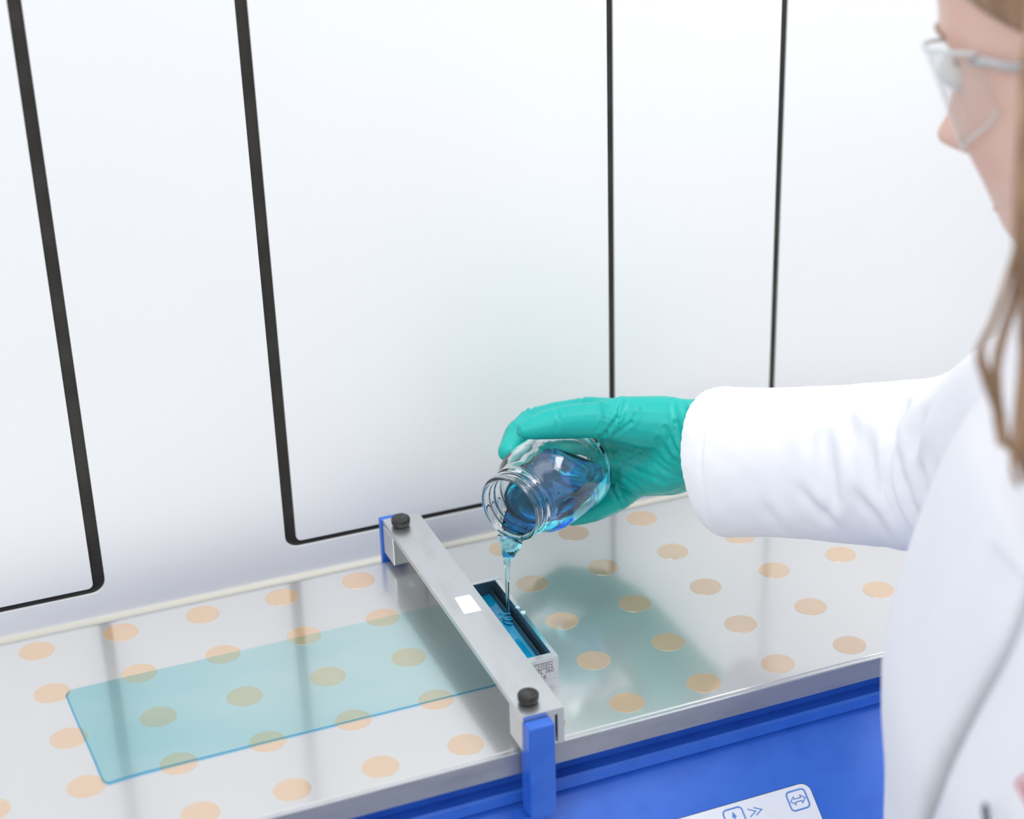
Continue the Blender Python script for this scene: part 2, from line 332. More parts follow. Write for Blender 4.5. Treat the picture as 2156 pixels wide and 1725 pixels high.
A2 = [(-5, 0), (-2.2, -2.5), (-2.2, -1.0), (2.2, -1.0), (2.2, -2.5), (5, 0), (2.2, 2.5), (2.2, 1.0), (-2.2, 1.0), (-2.2, 2.5)]
outline('key_symbol', [(cxr+a/1000, 0.0091+b/1000) for a, b in A2], 0.0006, M['ink'], lab)
outline('key_symbol', rrect(cxl-0.0062, cxl+0.0062, 0.0030, 0.0152, 0.0024), 0.0010, M['ink'], lab, label='rounded square key with an upward arrow')
prism('key_symbol', [(cxl+a/1000, (9.1+b)/1000) for a, b in ((0, -4.2), (1.6, -0.6), (0.45, -0.6), (0.45, 4), (-0.45, 4), (-0.45, -0.6), (-1.6, -0.6))], lambda a, b, c: SL(a, b, c+0.0004), 0.00015, M['ink'], lab)
for k in (0, 1):
    x = 0.3582+0.0040*k
    outline('chevron_symbol', [(x, 0.0060), (x+0.0046, 0.0085), (x, 0.0110)], 0.0007, M['ink'], lab, closed=False)

# ------------------------------------------------------------------ drawing carriage: L-shaped aluminium bar on two blue posts
car = empty('drawing_bar', (0.237, -0.10, 0.0), 'scuffed aluminium drawing bar on blue end posts, lying across the spotted metal plate', 'bar')
BX0, BX1, BY0, BY1, BZ = 0.2248, 0.2492, -0.2272, 0.0215, 0.0290
prism('bar', [(BX0, BZ-0.0036), (BX0, BZ), (BX1, BZ), (BX1, 0.0055), (BX1-0.0038, 0.0055), (BX1-0.0038, BZ-0.0036)], lambda a, b, c: Vector((a, BY0+c, b)), BY1-BY0, M['alu'], car, 0.0003)
for (y0, y1) in ((BY0+0.001, -0.2065), (0.0005, BY1-0.001)):
    box('end_block', (BX0-0.0004, BX1-0.0045, y0, y1, 0.0052, BZ-0.0036), M['alu'], car, 0.0006)
link('set_screw', fin(lathe_bm([(0, 0), (0, 0.0022), (0.0016, 0.0022), (0.002, 0.0017), (0.002, 0.0008), (0.0012, 0.0006), (0.0012, 0)], Vector((0.236, 0.0005, 0.012)), Vector((0, -1, 0)), 16), 'set_screw'), M['steel'], car, True)
post = [('post', (-0.2345, -0.2285)), ]
box('post', (0.2249, 0.2403, -0.2362, -0.2275, -0.0365, 0.0262), M['blue'], car, 0.0011)
box('post', (0.2249, 0.2403, -0.2285, -0.2222, -0.0365, 0.0249), M['blue'], car, 0.0004)
box('post', (0.2235, 0.2400, 0.0218, 0.0262, -0.030, 0.0286), M['blue'], car, 0.0006)
box('carriage_arm', (0.2200, 0.2395, -0.2300, -0.2190, -0.0455, -0.0385), M['blue'], car, 0.0006)
kp = [(0, 0), (0, 0.0052), (0.0008, 0.0058), (0.0040, 0.0060), (0.0050, 0.0056), (0.0054, 0.0046), (0.0050, 0.0030), (0.0049, 0)]
for y in (0.0092, -0.2139):
    bm = lathe_bm(kp, Vector((0.2333, y, BZ+0.0008)), Vector((0, 0, 1)), 48)
    for v in bm.verts:
        dx, dy = v.co.x-0.2333, v.co.y-y; rr = math.hypot(dx, dy)
        if rr > 0.0055:
            a = math.atan2(dy, dx); k = 1+0.02*math.cos(24*a); v.co.x = 0.2333+dx*k; v.co.y = y+dy*k
    kb = link('knob', fin(bm, 'knob'), M['knob'], car, True)
    link('knob_shank', fin(lathe_bm([(0, 0.003), (0.0012, 0.003)], Vector((0.2333, y, BZ-0.0002)), Vector((0, 0, 1)), 20), 'knob_shank'), M['steel'], kb, True)
prism('sticker', [(0.2337, -0.0925), (0.2343, -0.0907), (0.2436, -0.0913), (0.2437, -0.1113), (0.2327, -0.1111)][::-1], lambda a, b, c: Vector((a, b, BZ+c)), 0.0002, M['paper'], car, label='blank white paper sticker')

# ------------------------------------------------------------------ film applicator: open steel trough of blue liquid
ap = empty('film_applicator', (0.262, -0.107, 0.0006), 'small open steel trough filled with blue liquid beside the drawing bar', 'applicator')
AX0, AX1, AY0, AY1, AZ = 0.2500, 0.2743, -0.1577, -0.0565, 0.0155
box('end_plate', (AX0, AX1, AY0, AY0+0.0050, 0.0006, AZ+0.0003), M['steel'], ap, 0.0003)
box('end_plate', (AX0, AX1+0.0008, AY1-0.0030, AY1, 0.0006, AZ+0.0003), M['steel'], ap, 0.0003)
YL, YO = AY1-AY0-0.0078, AY0+0.0049
trough = lambda name, P, m, **k: prism(name, P, lambda a, b, c: Vector((a, YO+c, b)), YL, m, ap, 0.0001, **k)
trough('side_wall', [(AX1-0.0003, 0.0006), (AX1-0.0003, AZ), (AX1-0.0028, AZ), (AX1-0.0028, 0.0006)], M['steel'])
trough('inner_face', [(AX1-0.0028, 0.0020), (AX1-0.0028, AZ-0.0004), (AX1-0.0031, AZ-0.0004), (AX1-0.0042, 0.0020)], M['reflsteel'], label='wet inner wall with its dark reflection painted in as navy')
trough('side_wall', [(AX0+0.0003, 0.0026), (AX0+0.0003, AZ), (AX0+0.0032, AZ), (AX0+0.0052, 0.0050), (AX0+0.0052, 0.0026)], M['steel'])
trough('doctor_blade', [(AX1-0.0086, 0.0006), (AX1-0.0062, 0.0092), (AX1-0.0056, 0.0092), (AX1-0.0060, 0.0006)], M['reflsteel'])
box('inner_face', (AX0+0.004, AX1-0.003, AY1-0.0034, AY1-0.0029, 0.002, AZ-0.0004), M['reflsteel'], ap)
TX = Matrix(((1, 0, 0, 0), (0, 0, -1, 0), (0, 1, 0, 0), (0, 0, 0, 1)))
def etched(s, size, x, z, sx=1.0, al='LEFT'):
    return text('engraving', s, size, M['etch'], Matrix.Translation((x, AY0-0.00002, z)) @ TX, ap, sx=sx, align=al)
etched('ERICHSEN', 0.0032, 0.2705, 0.0107, 1.18, 'RIGHT'); etched('MODEL 360', 0.0040, 0.2712, 0.0066, 0.95, 'RIGHT'); etched('18', 0.0040, 0.2662, 0.0026, 0.95, 'RIGHT')
for z in (0.0127, 0.0088): box('engraving', (0.2535, 0.2706, AY0-0.00008, AY0+0.0002, z-0.00022, z+0.00022), M['etch'], ap)
# the liquid in the trough with coils where the stream lands
SX, SY = 0.2671, -0.0933
bm = bmesh.new(); nx, ny = 16, 90; x0, x1, y0, y1 = AX0+0.0046, AX1-0.0070, AY0+0.0052, AY1-0.0032; gridv = []
for j in range(ny+1):
    row = []
    for i in range(nx+1):
        x = x0+(x1-x0)*i/nx; y = y0+(y1-y0)*j/ny
        z = 0.0060+0.00025*noise.noise(Vector((x*150, y*90, 1)))
        d = math.hypot(x-SX+0.002, (y-SY)*0.8); z += 0.0016*math.exp(-(d/0.006)**2)
        e = min(i, nx-i)/nx; z += 0.0008*max(0, 0.12-e)/0.12
        row.append(bm.verts.new((x, y, z)))
    gridv.append(row)
for j in range(ny):
    for i in range(nx): bm.faces.new((gridv[j][i], gridv[j][i+1], gridv[j+1][i+1], gridv[j+1][i]))
ed = [e for e in bm.edges if e.is_boundary]; r = bmesh.ops.extrude_edge_only(bm, edges=ed)
vv = [v for v in r['geom'] if isinstance(v, bmesh.types.BMVert)]
for v in vv: v.co.z = 0.0012
bmesh.ops.holes_fill(bm, edges=[e for e in bm.edges if e.is_boundary], sides=0)
pool = link('liquid_pool', fin(bm, 'liquid_pool'), M['pool'], None, True); tag(pool, 'dark blue viscous liquid pooled inside the small steel trough', 'liquid')
for i, (x, y, r) in enumerate(((0.2722, -0.0965, 0.0016), (0.2731, -0.1035, 0.0019))):
    o = link('droplet', fin(lathe_bm([(0, 0), (0, r), (r*0.35, r*0.85), (r*0.6, r*0.45), (r*0.68, 0)], Vector((x, y, AZ)), Vector((0, 0, 1)), 20), 'droplet'), M['drop'], None, True)
    tag(o, ('farther', 'nearer')[i]+' of two pale teal drops on the right rim of the steel trough', 'droplet', 'drops on the trough rim')

# ------------------------------------------------------------------ wet film drawn on the plate
film = [(0.0068, -0.0560), (0.0092, -0.0520), (0.0135, -0.0512), (0.2505, -0.0502), (0.2505, -0.1505), (0.0200, -0.1512), (0.0110, -0.1530), (0.0088, -0.1490)]
ff = prism('wet_film', film, lambda a, b, c: Vector((a, b, 0.00082+c)), 0.00035, M['film'], None, 0.0001)
tag(ff, 'thin translucent blue wet film drawn out on the left half of the spotted metal plate', 'film')
bead = lambda P, r: tube_bm([(Vector((a, b, 0.00095)), r*k) for a, b, k in P], 10)
bm = bead([(0.249, -0.1506, 0.8), (0.20, -0.1508, 0.8), (0.10, -0.1509, 0.9), (0.03, -0.1512, 1.2), (0.018, -0.1522, 1.4), (0.0115, -0.1528, 1.2), (0.0092, -0.1500, 0.9)], 0.00062)
link('edge_bead', fin(bm, 'edge_bead'), M['bead'], ff, True, label='thicker saturated blue edge facing the camera')
bm = bead([(0.0092, -0.1500, 0.9), (0.0086, -0.12, 0.8), (0.0072, -0.08, 0.8), (0.0068, -0.057, 0.9), (0.0085, -0.0532, 0.8)], 0.00055)
link('edge_bead', fin(bm, 'edge_bead'), M['bead'], ff, True)

# ------------------------------------------------------------------ jar with blue liquid
JM = at(1072, 1073, 1.243); JB = at(1213, 974, 1.243+0.053); AXIS = (JB-JM).normalized()
jar = empty('glass_jar', JM, 'clear glass jar tilted in the teal gloved hand, pouring blue liquid', 'jar')
mmp = lambda P: [(t/1000, r/1000) for t, r in P]
OUT = [(0.4, 19.6), (0.0, 20.6), (0.5, 21.6), (1.6, 22.1), (3.4, 21.9), (4.2, 21.1), (6.0, 21.0), (7.0, 22.0), (8.2, 22.2), (9.2, 21.2), (11, 21.0), (12, 22.4), (13.4, 23.1), (14.8, 22.6), (15.6, 21.7), (17, 21.8), (20, 24), (25, 27.9), (31, 29.4), (37, 29.7), (50, 29.7), (64, 29.7), (69, 28.8), (72, 26.4), (73.4, 22.6), (73.2, 18), (72.4, 10), (72.2, 0)]
INN = [(70.0, 0), (69.8, 18), (69.0, 22.6), (67, 25.4), (63, 27.0), (50, 27.3), (37, 27.3), (31, 26.8), (25, 25.3), (20, 21.6), (16.5, 19.3), (14, 19.0), (10, 18.9), (4, 18.8), (1.5, 18.9)]
link('jar_body', fin(lathe_bm(mmp(INN+OUT), JM, AXIS, 112), 'jar_body'), M['glass'], jar, True)
# close the lip (INN ends at the lip, OUT starts there)
liq = [(2.0, 0), (2.0, 18.95)]+[(t, r+0.12) for t, r in INN[::-1][1:-1]]+[(70.1, 0)]
bm = lathe_bm(mmp(liq), JM, AXIS, 96); bmesh.ops.recalc_face_normals(bm, faces=bm.faces[:])
pn = (Vector((0, 0, 1))-AXIS*0.36).normalized()
pc = JM+AXIS*0.004-Vector((0, 0, 1))*0.0165
bmesh.ops.bisect_plane(bm, geom=bm.verts[:]+bm.edges[:]+bm.faces[:], plane_co=pc, plane_no=pn, clear_outer=True)
bmesh.ops.holes_fill(bm, edges=[e for e in bm.edges if e.is_boundary], sides=0)
lq = link('jar_liquid', fin(bm, 'jar_liquid'), M['liquid'], None, True); tag(lq, 'clear blue liquid lying along the underside inside the tilted glass jar', 'liquid')
for p in lq.data.polygons: p.use_smooth = len(p.vertices) < 6
# stream: a tongue over the lip that thins into a thread
LIP = JM+(Vector((0, 0, -1))+AXIS*AXIS.z).normalized()*0.0203
tip = Vector((SX, SY, 0.0085))
lx, ly, lz = LIP.x, LIP.y, LIP.z
SP_ = [(LIP.lerp(JM, 0.10)+AXIS*0.012, 0.0052), (LIP.lerp(JM, 0.06)+AXIS*0.004, 0.0076), (LIP-AXIS*0.0004, 0.0092), (LIP-AXIS*0.0016-Vector((0, 0, 0.0024)), 0.0086)]
rowp = [(p.x, p.y, p.z, r) for p, r in SP_]
for f, rr in ((0.09, 0.0048), (0.15, 0.0030), (0.24, 0.0020), (0.42, 0.0014), (0.65, 0.00105), (0.88, 0.0008), (1.0, 0.0009)):
    q = Vector((lx, ly, lz)); h = min(1, f*2.4+0.25)
    rowp.append((lx-AXIS.x*0.002+(SX-lx+AXIS.x*0.002)*h, ly-AXIS.y*0.002+(SY-ly+AXIS.y*0.002)*h, lz+(0.0085-lz)*f, rr))
pth = [(Vector(p[:3]), p[3]) for p in spline(rowp, 70)]
side = AXIS.cross(Vector((0, 0, 1))).normalized()
bm = bmesh.new(); prev = None
for i, (c, r) in enumerate(pth):
    t = (pth[min(i+1, 69)][0]-pth[max(i-1, 0)][0]).normalized(); n2 = side.cross(t).normalized()
    fl_ = 0.16 if i < 16 else min(1.0, 0.16+(i-16)*0.09)
    ring = [bm.verts.new(c+side*(r*math.cos(a))+n2*(max(r*fl_, 0.0007)*math.sin(a))) for a in [2*math.pi*k/20 for k in range(20)]]
    if prev: [bm.faces.new((prev[k], prev[(k+1) % 20], ring[(k+1) % 20], ring[k])) for k in range(20)]
    else: bm.faces.new(ring[::-1])
    prev = ring
bm.faces.new(prev)
st = link('liquid_stream', fin(bm, 'liquid_stream'), M['stream'], None, True); tag(st, 'thin stream of pale blue liquid falling from the jar lip into the trough', 'liquid')
coil = [(Vector((SX-0.0012+0.0026*math.cos(a), SY+0.0026*math.sin(a)-0.0004*a, 0.0098-0.00022*a)), 0.00075) for a in [k*0.3 for k in range(42)]]
link('coil', fin(tube_bm(coil, 8), 'coil'), M['pool'], st, True, label='dark coil where the stream lands')

# ------------------------------------------------------------------ person
per = empty('person', (0.43, -0.56, -1.05), 'person in white lab coat, glasses and teal glove, tilting the jar over the trough', 'person')
# gloved right hand around the jar
bm = bmesh.new(); px = 1/3380.0
def A(*P): return [(at(u, v, d), r*px) for u, v, d, r in P]
WR = (1500, 934, 1.268)
capsule(bm, A((1640, 950, 1.236, 92), (1560, 942, 1.254, 92), (1480, 934, 1.272, 88), (1440, 938, 1.284, 82)), 24)
capsule(bm, A((1560, 912, 1.250, 70), (1480, 908, 1.268, 70), (1420, 910, 1.280, 68)), 20)
# palm: rays from the wrist to the knuckles
capsule(bm, A((1470, 905, 1.276, 66), (1390, 898, 1.296, 60), (1310, 884, 1.322, 46)))
capsule(bm, A((1465, 930, 1.280, 70), (1390, 930, 1.304, 64), (1310, 920, 1.336, 46)))
capsule(bm, A((1462, 950, 1.280, 72), (1400, 960, 1.304, 66), (1325, 968, 1.338, 46)))
capsule(bm, A((1460, 962, 1.276, 66), (1410, 985, 1.298, 62), (1345, 1005, 1.326, 44)))
capsule(bm, A((1462, 955, 1.272, 60), (1400, 985, 1.285, 56), (1350, 1000, 1.300, 46)))
capsule(bm, A((1400, 975, 1.300, 52), (1325, 992, 1.318, 42), (1296, 1000, 1.324, 34)))
# thumb with its ball
capsule(bm, A((1460, 905, 1.270, 62), (1390, 892, 1.272, 60), (1310, 884, 1.268, 50), (1285, 882, 1.264, 44)))
capsule(bm, A((1320, 884, 1.268, 48), (1275, 885, 1.265, 40), (1240, 885, 1.262, 38), (1195, 888, 1.259, 37), (1155, 894, 1.256, 32), (1118, 903, 1.253, 24), (1105, 906, 1.252, 19)))
# index, middle, ring, little finger
capsule(bm, A((1320, 878, 1.330, 40), (1240, 864, 1.336, 31), (1170, 873, 1.334, 28), (1116, 887, 1.322, 28), (1085, 915, 1.305, 25), (1068, 952, 1.286, 21)))
capsule(bm, A((1320, 915, 1.342, 38), (1220, 920, 1.350, 31), (1135, 950, 1.346, 29), (1096, 990, 1.330, 28), (1086, 1022, 1.314, 23)))
capsule(bm, A((1330, 965, 1.342, 36), (1260, 990, 1.352, 30), (1180, 1030, 1.346, 28), (1140, 1062, 1.330, 26), (1128, 1082, 1.316, 22)))
capsule(bm, A((1355, 1000, 1.328, 36), (1322, 1034, 1.322, 29), (1288, 1056, 1.313, 29), (1252, 1070, 1.305, 30), (1222, 1080, 1.298, 27), (1205, 1087, 1.296, 22)))
gm = fuse(bm, 0.0011, 6, 'glove')
cr = []
for k in range(7): cr.append(([(1262+k*7, 850+k*3), (1268+k*6, 880+k*2), (1258+k*9, 905+k*2)], 0.00045, 2.6))
cr += [([(1310, 845), (1300, 880), (1275, 912), (1262, 920)], 0.0009, 4), ([(1345, 862), (1330, 890), (1295, 915)], 0.0006, 4),
       ([(1440, 855), (1452, 890), (1448, 930)], 0.0007, 5), ([(1418, 850), (1424, 890), (1434, 930), (1450, 960)], 0.0007, 5), ([(1385, 925), (1410, 960), (1450, 990)], 0.0009, 5), ([(1400, 900), (1425, 950), (1448, 985)], 0.0007, 4),
       ([(1290, 965), (1340, 990), (1400, 1015)], 0.0008, 5), ([(1270, 985), (1320, 1010), (1350, 1035)], 0.0006, 4), ([(1340, 945), (1400, 990), (1440, 1010)], 0.0006, 4),
       ([(1265, 1022), (1290, 1024), (1303, 1045), (1310, 1062)], 0.0011, 4), ([(1310, 1040), (1325, 1060)], 0.0007, 3), ([(1475, 860), (1482, 900), (1475, 940)], 0.0006, 5),
       ([(1170, 858), (1176, 880), (1172, 905)], 0.0003, 4), ([(1120, 855), (1117, 872)], 0.0008, 3), ([(1078, 895), (1092, 906)], 0.0008, 3), ([(1104, 862), (1112, 872)], 0.0005, 3), ([(1225, 838), (1228, 848)], 0.0006, 3)]
creases(gm, cr)
def jar_radius(t):
    b = 0.0
    for (t0, r0), (t1, r1) in zip(mmp(OUT), mmp(OUT)[1:]):
        if t0 <= t <= t1: b = max(b, r0+(r1-r0)*(t-t0)/(t1-t0+1e-9))
    return b
for v in gm.vertices:                             # the rubber flattens where it presses on the glass
    d = v.co-JM; t = d.dot(AXIS); rad = d-AXIS*t; lim = jar_radius(t)+0.0002
    if lim > 0.001 and rad.length < lim: v.co = JM+AXIS*t+rad.normalized()*lim
link('glove', gm, M['glove'], per, True, label='teal nitrile glove on the right hand')

# sleeve: rings from the cuff up to the shoulder
SLV = [(1512, 822, 1128, 1.2600), (1532, 816, 1131, 1.2562), (1600, 817, 1131, 1.2455), (1700, 814, 1136, 1.230), (1800, 808, 1146, 1.212), (1880, 803, 1154, 1.196), (1960, 797, 1166, 1.176), (1985, 794, 1166, 1.168), (2030, 782, 1160, 1.150), (2090, 752, 1150, 1.115), (2156, 702, 1140, 1.065), (2250, 650, 1120, 1.000), (2330, 640, 1090, 0.950)]
NR, NS = 210, 110
rs = spline([(float(a), float(b), float(c), d) for a, b, c, d in SLV], NR)
folds = [([(1905, 850), (1880, 900), (1868, 960), (1870, 1020), (1884, 1075), (1915, 1130), (1935, 1160)], 0.0045, 12),
         ([(1948, 870), (1932, 920), (1922, 960)], 0.0025, 8), ([(1890, 920), (1902, 1000), (1920, 1060), (1945, 1110)], 0.0025, 9), ([(1940, 985), (1950, 1040), (1968, 1090)], 0.0025, 8),
         ([(1740, 920), (1752, 1000), (1756, 1050), (1742, 1085)], 0.0022, 14), ([(1680, 1030), (1720, 1075), (1770, 1120)], 0.0018, 12), ([(1800, 1040), (1840, 1090), (1870, 1140)], 0.002, 12),
         ([(1825, 910), (1835, 970), (1845, 1040)], 0.0016, 14), ([(1780, 860), (1800, 930)], 0.0012, 16), ([(1600, 1060), (1640, 1110)], 0.0012, 12), ([(1700, 960), (1715, 900)], 0.0010, 14), ([(1570, 880), (1640, 900)], 0.0007, 14)]
def fold(u, w, L):
    d = 0.0
    for pts, amp, wid in L:
        bq = None
        for si, ((ax, ay), (bx, by)) in enumerate(zip(pts, pts[1:])):
            dx, dy = bx-ax, by-ay; LL = dx*dx+dy*dy; t = max(0, min(1, ((u-ax)*dx+(w-ay)*dy)/LL)); qx, qy = u-ax-t*dx, w-ay-t*dy; q = math.hypot(qx, qy)
            if bq is None or q < bq[0]: bq = (q, (qx*dy-qy*dx)/math.sqrt(LL), (si+t)/(len(pts)-1))
        q, sd, t = bq
        if q < 5*wid:
            env = math.sin(math.pi*min(1, max(0, 0.12+0.76*t)))
            sd = max(-q, min(q, sd)); d += 1.35*amp*env*(-math.exp(-(q/wid)**2)+0.7*math.exp(-((sd-1.9*wid)/(1.3*wid))**2)*math.exp(-max(0, q-abs(sd))/wid))
    return d
bm = bmesh.new(); rings = []
for i, (u, a, b, d) in enumerate(rs):
    c = at(u, (a+b)/2, d); R_ = (b-a)/2/FPX*d
    j0, j1 = max(i-3, 0), min(i+3, NR-1)
    ax = (at(rs[j1][0], (rs[j1][1]+rs[j1][2])/2, rs[j1][3])-at(rs[j0][0], (rs[j0][1]+rs[j0][2])/2, rs[j0][3])).normalized()
    upv = (-DOWN-ax*(-DOWN).dot(ax)).normalized(); nv = ax.cross(upv)
    if nv.dot(FWD) > 0: nv = -nv
    ring = []
    for k in range(NS):
        th = 2*math.pi*k/NS; p = c+upv*(R_*math.cos(th))+nv*(R_*0.84*math.sin(th)); n = (upv*math.cos(th)+nv*math.sin(th)).normalized()
        uu, ww, _ = seen(p)
        amt = fold(uu, ww, folds) if math.sin(th) > -0.2 else 0
        amt += 0.0007*noise.noise(p*38)+0.0004*noise.noise(p*90)
        if i < 14: amt += 0.0003*math.sin(th*40+noise.noise(p*60)*3)*(i < 12)
        if i in (20, 21): amt -= 0.0007
        if i < 20: amt += 0.0004
        if i > 95 and 40 < 1: pass
        ring.append(bm.verts.new(p+n*amt))
    rings.append(ring)
for p, q in zip(rings, rings[1:]):
    for k in range(NS): bm.faces.new((p[k], p[(k+1) % NS], q[(k+1) % NS], q[k]))
# fold the cuff inwards
cc = sum((v.co for v in rings[0]), Vector())/NS; ax0 = (sum((v.co for v in rings[8]), Vector())/NS-cc).normalized(); pr = rings[0]
for s_, dd in ((0.985, -0.0004), (0.96, 0.0006), (0.93, 0.006), (0.88, 0.014)):
    nr_ = [bm.verts.new(cc+(v.co-cc)*s_+ax0*dd) for v in rings[0]]
    for k in range(NS): bm.faces.new((pr[k], nr_[k], nr_[(k+1) % NS], pr[(k+1) % NS]))
    pr = nr_
bm.faces.new(rings[-1])
link('coat_sleeve', fin(bm, 'coat_sleeve'), M['coat'], per, True, label='right sleeve of the white lab coat with a turned cuff')

# coat body: rings around the trunk; the chest outline is fitted ring by ring
F2 = Vector((-0.97, 0.243, 0)); L2 = Vector((-0.243, -0.97, 0))
UT = [(700, 2330), (800, 2150), (860, 2092), (900, 2060), (950, 2028), (1000, 2004), (1050, 1984), (1100, 1965), (1150, 1948), (1200, 1932), (1250, 1917), (1300, 1902), (1350, 1889), (1400, 1880), (1450, 1878), (1500, 1881), (1550, 1888), (1600, 1893), (1650, 1892), (1725, 1885), (1900, 1885), (2500, 1900), (9000, 1900)]
def lut(T, x):
    for (a, b), (c, d) in zip(T, T[1:]):
        if x <= c: return b+(d-b)*(x-a)/(c-a)
    return T[-1][1]
def ring_pt(cen, A_, B_, th, ex=0.8):
    c, s = math.cos(th), math.sin(th); return cen+F2*(A_*math.copysign(abs(c)**ex, c))+L2*(B_*math.copysign(abs(s)**ex, s))
NT = 96; zs = [-0.62+i*(0.935/74) for i in range(75)]
ks = []; trunk = []
for z in zs:
    if z > 0.10: t = min(1, (z-0.10)/0.215); A_ = 0.112*(1-0.45*t**2); B_ = 0.185*(1-0.62*t**2.2)
    else: t = min(1, (0.10-z)/0.6); A_ = 0.112+0.05*t; B_ = 0.185-0.02*t
    cen = Vector((0.435, -0.500, z))
    for it in range(12):
        best = min((seen(ring_pt(cen, A_, B_, 2*math.pi*k/NT))[:2] for k in range(NT)), key=lambda q: q[0])
        du = best[0]-lut(UT, best[1]); du = max(-60, min(60, du)); cen = cen+RIGHT*(-du/FPX*0.86*0.8)*Vector((1, 1, 0)).length*0.7
        cen.z = z
    ks.append(cen)
# smooth the centres
for _ in range(3): ks = [ks[0]]+[(ks[i-1]+ks[i]*2+ks[i+1])/4 for i in range(1, len(ks)-1)]+[ks[-1]]
bm = bmesh.new(); rings = []
def trunk_pt(i, th, off=0.0):
    z = zs[i]
    if z > 0.10: t = min(1, (z-0.10)/0.215); A_ = 0.112*(1-0.45*t**2); B_ = 0.185*(1-0.62*t**2.2)
    else: t = min(1, (0.10-z)/0.6); A_ = 0.112+0.05*t; B_ = 0.185-0.02*t
    p = ring_pt(ks[i], A_+off, B_+off, th); n = (F2*math.cos(th)+L2*math.sin(th))
    return p+n*(0.0025*noise.noise(Vector((p.x*9, p.y*9, p.z*3)))+0.004*math.sin(th*9+2)*max(0, min(1, (0.0-z)/0.3)))
for i in range(len(zs)): rings.append([bm.verts.new(trunk_pt(i, 2*math.pi*k/NT)) for k in range(NT)])
for p, q in zip(rings, rings[1:]):
    for k in range(NT): bm.faces.new((p[k], p[(k+1) % NT], q[(k+1) % NT], q[k]))
bm.faces.new(rings[0][::-1]); bm.faces.new(rings[-1])
coat = link('coat_body', fin(bm, 'coat_body'), M['coat'], per, True, label='white lab coat body with an overlapping front')
# overlapping right front: everything on the person's right of the placket line
CR = [(600, 2420), (900, 2330), (1050, 2255), (1150, 2200), (1280, 2150), (1350, 2125), (1400, 2102), (1450, 2072), (1500, 2042), (1550, 2015), (1600, 1990), (1650, 1972), (1725, 1948), (1900, 1915), (9000, 1915)]
def placket_th(i):
    best = None
    for k in range(-60, 61):
        th = math.pi*k/120; u, v, _ = seen(trunk_pt(i, th, 0.004)); e = abs(u-lut(CR, v))
        n = F2*math.cos(th)+L2*math.sin(th)
        if n.dot(FWD) < 0.1 and (best is None or e < best[0]): best = (e, th)
    return best[1]
ths = [placket_th(i) for i in range(len(zs))]
for _ in range(4): ths = [ths[0]]+[(ths[i-1]+2*ths[i]+ths[i+1])/4 for i in range(1, len(ths)-1)]+[ths[-1]]
bm = bmesh.new(); rr_ = []
for i in range(len(zs)):
    row = [bm.verts.new(trunk_pt(i, ths[i]-0.06, 0.0004))]
    for j in range(41):
        th = ths[i]-j*0.052; row.append(bm.verts.new(trunk_pt(i, th, (0.0062 if 0 < j < 39 else 0.001) if i < len(zs)-4 else -0.001)))
    rr_.append(row)
for p, q in zip(rr_, rr_[1:]):
    for a in range(len(p)-1): bm.faces.new((p[a], p[a+1], q[a+1], q[a]))
link('coat_front', fin(bm, 'coat_front'), M['coat'], per, True, label='overlapping right front panel of the coat')
# low collar round the neck
bm = bmesh.new(); tr = len(zs)-1; cr_ = []
for off, dz in ((-0.004, -0.012), (0.007, -0.006), (0.009, 0.004), (0.006, 0.013), (0.002, 0.014), (-0.002, 0.002)):
    cr_.append([bm.verts.new(trunk_pt(tr, 2*math.pi*k/NT, off)+Vector((0, 0, dz))) for k in range(NT)])
for p, q in zip(cr_, cr_[1:]):
    for k in range(NT): bm.faces.new((p[k], p[(k+1) % NT], q[(k+1) % NT], q[k]))
link('coat_collar', fin(bm, 'coat_collar'), M['coat'], per, True)
# collar lapel: a folded flap lying on the upper chest
def flap(name, P, thick, m, label):
    bm = bmesh.new(); top = [bm.verts.new(p+n*(o+thick)) for p, n, o in P]; bot = [bm.verts.new(p+n*(o*0.4)) for p, n, o in P]
    bm.faces.new(top); bm.faces.new(bot[::-1]); k = len(P)
    for i in range(k): bm.faces.new((top[i], bot[i], bot[(i+1) % k], top[(i+1) % k]))
    return link(name, fin(bm, name), m, per, label=label)
def on_trunk(u, v):
    best = None
    for i in range(len(zs)):
        for k in range(-40, 60):
            th = math.pi*k/100; n = F2*math.cos(th)+L2*math.sin(th)
            if n.dot(FWD) > 0.15: continue
            p = trunk_pt(i, th); q = seen(p); e = (q[0]-u)**2+(q[1]-v)**2
            if best is None or e < best[0]: best = (e, p, n)
    return best[1], best[2]
LAP = [(2200, 955, 0.008), (2118, 1052, 0.011), (2130, 1112, 0.010), (2195, 1205, 0.008), (2265, 1200, 0.004), (2265, 1000, 0.004)]
flap('coat_lapel', [(*on_trunk(u, v), o) for u, v, o in LAP], 0.0016, M['coat'], 'shaded lapel tip on the chest')
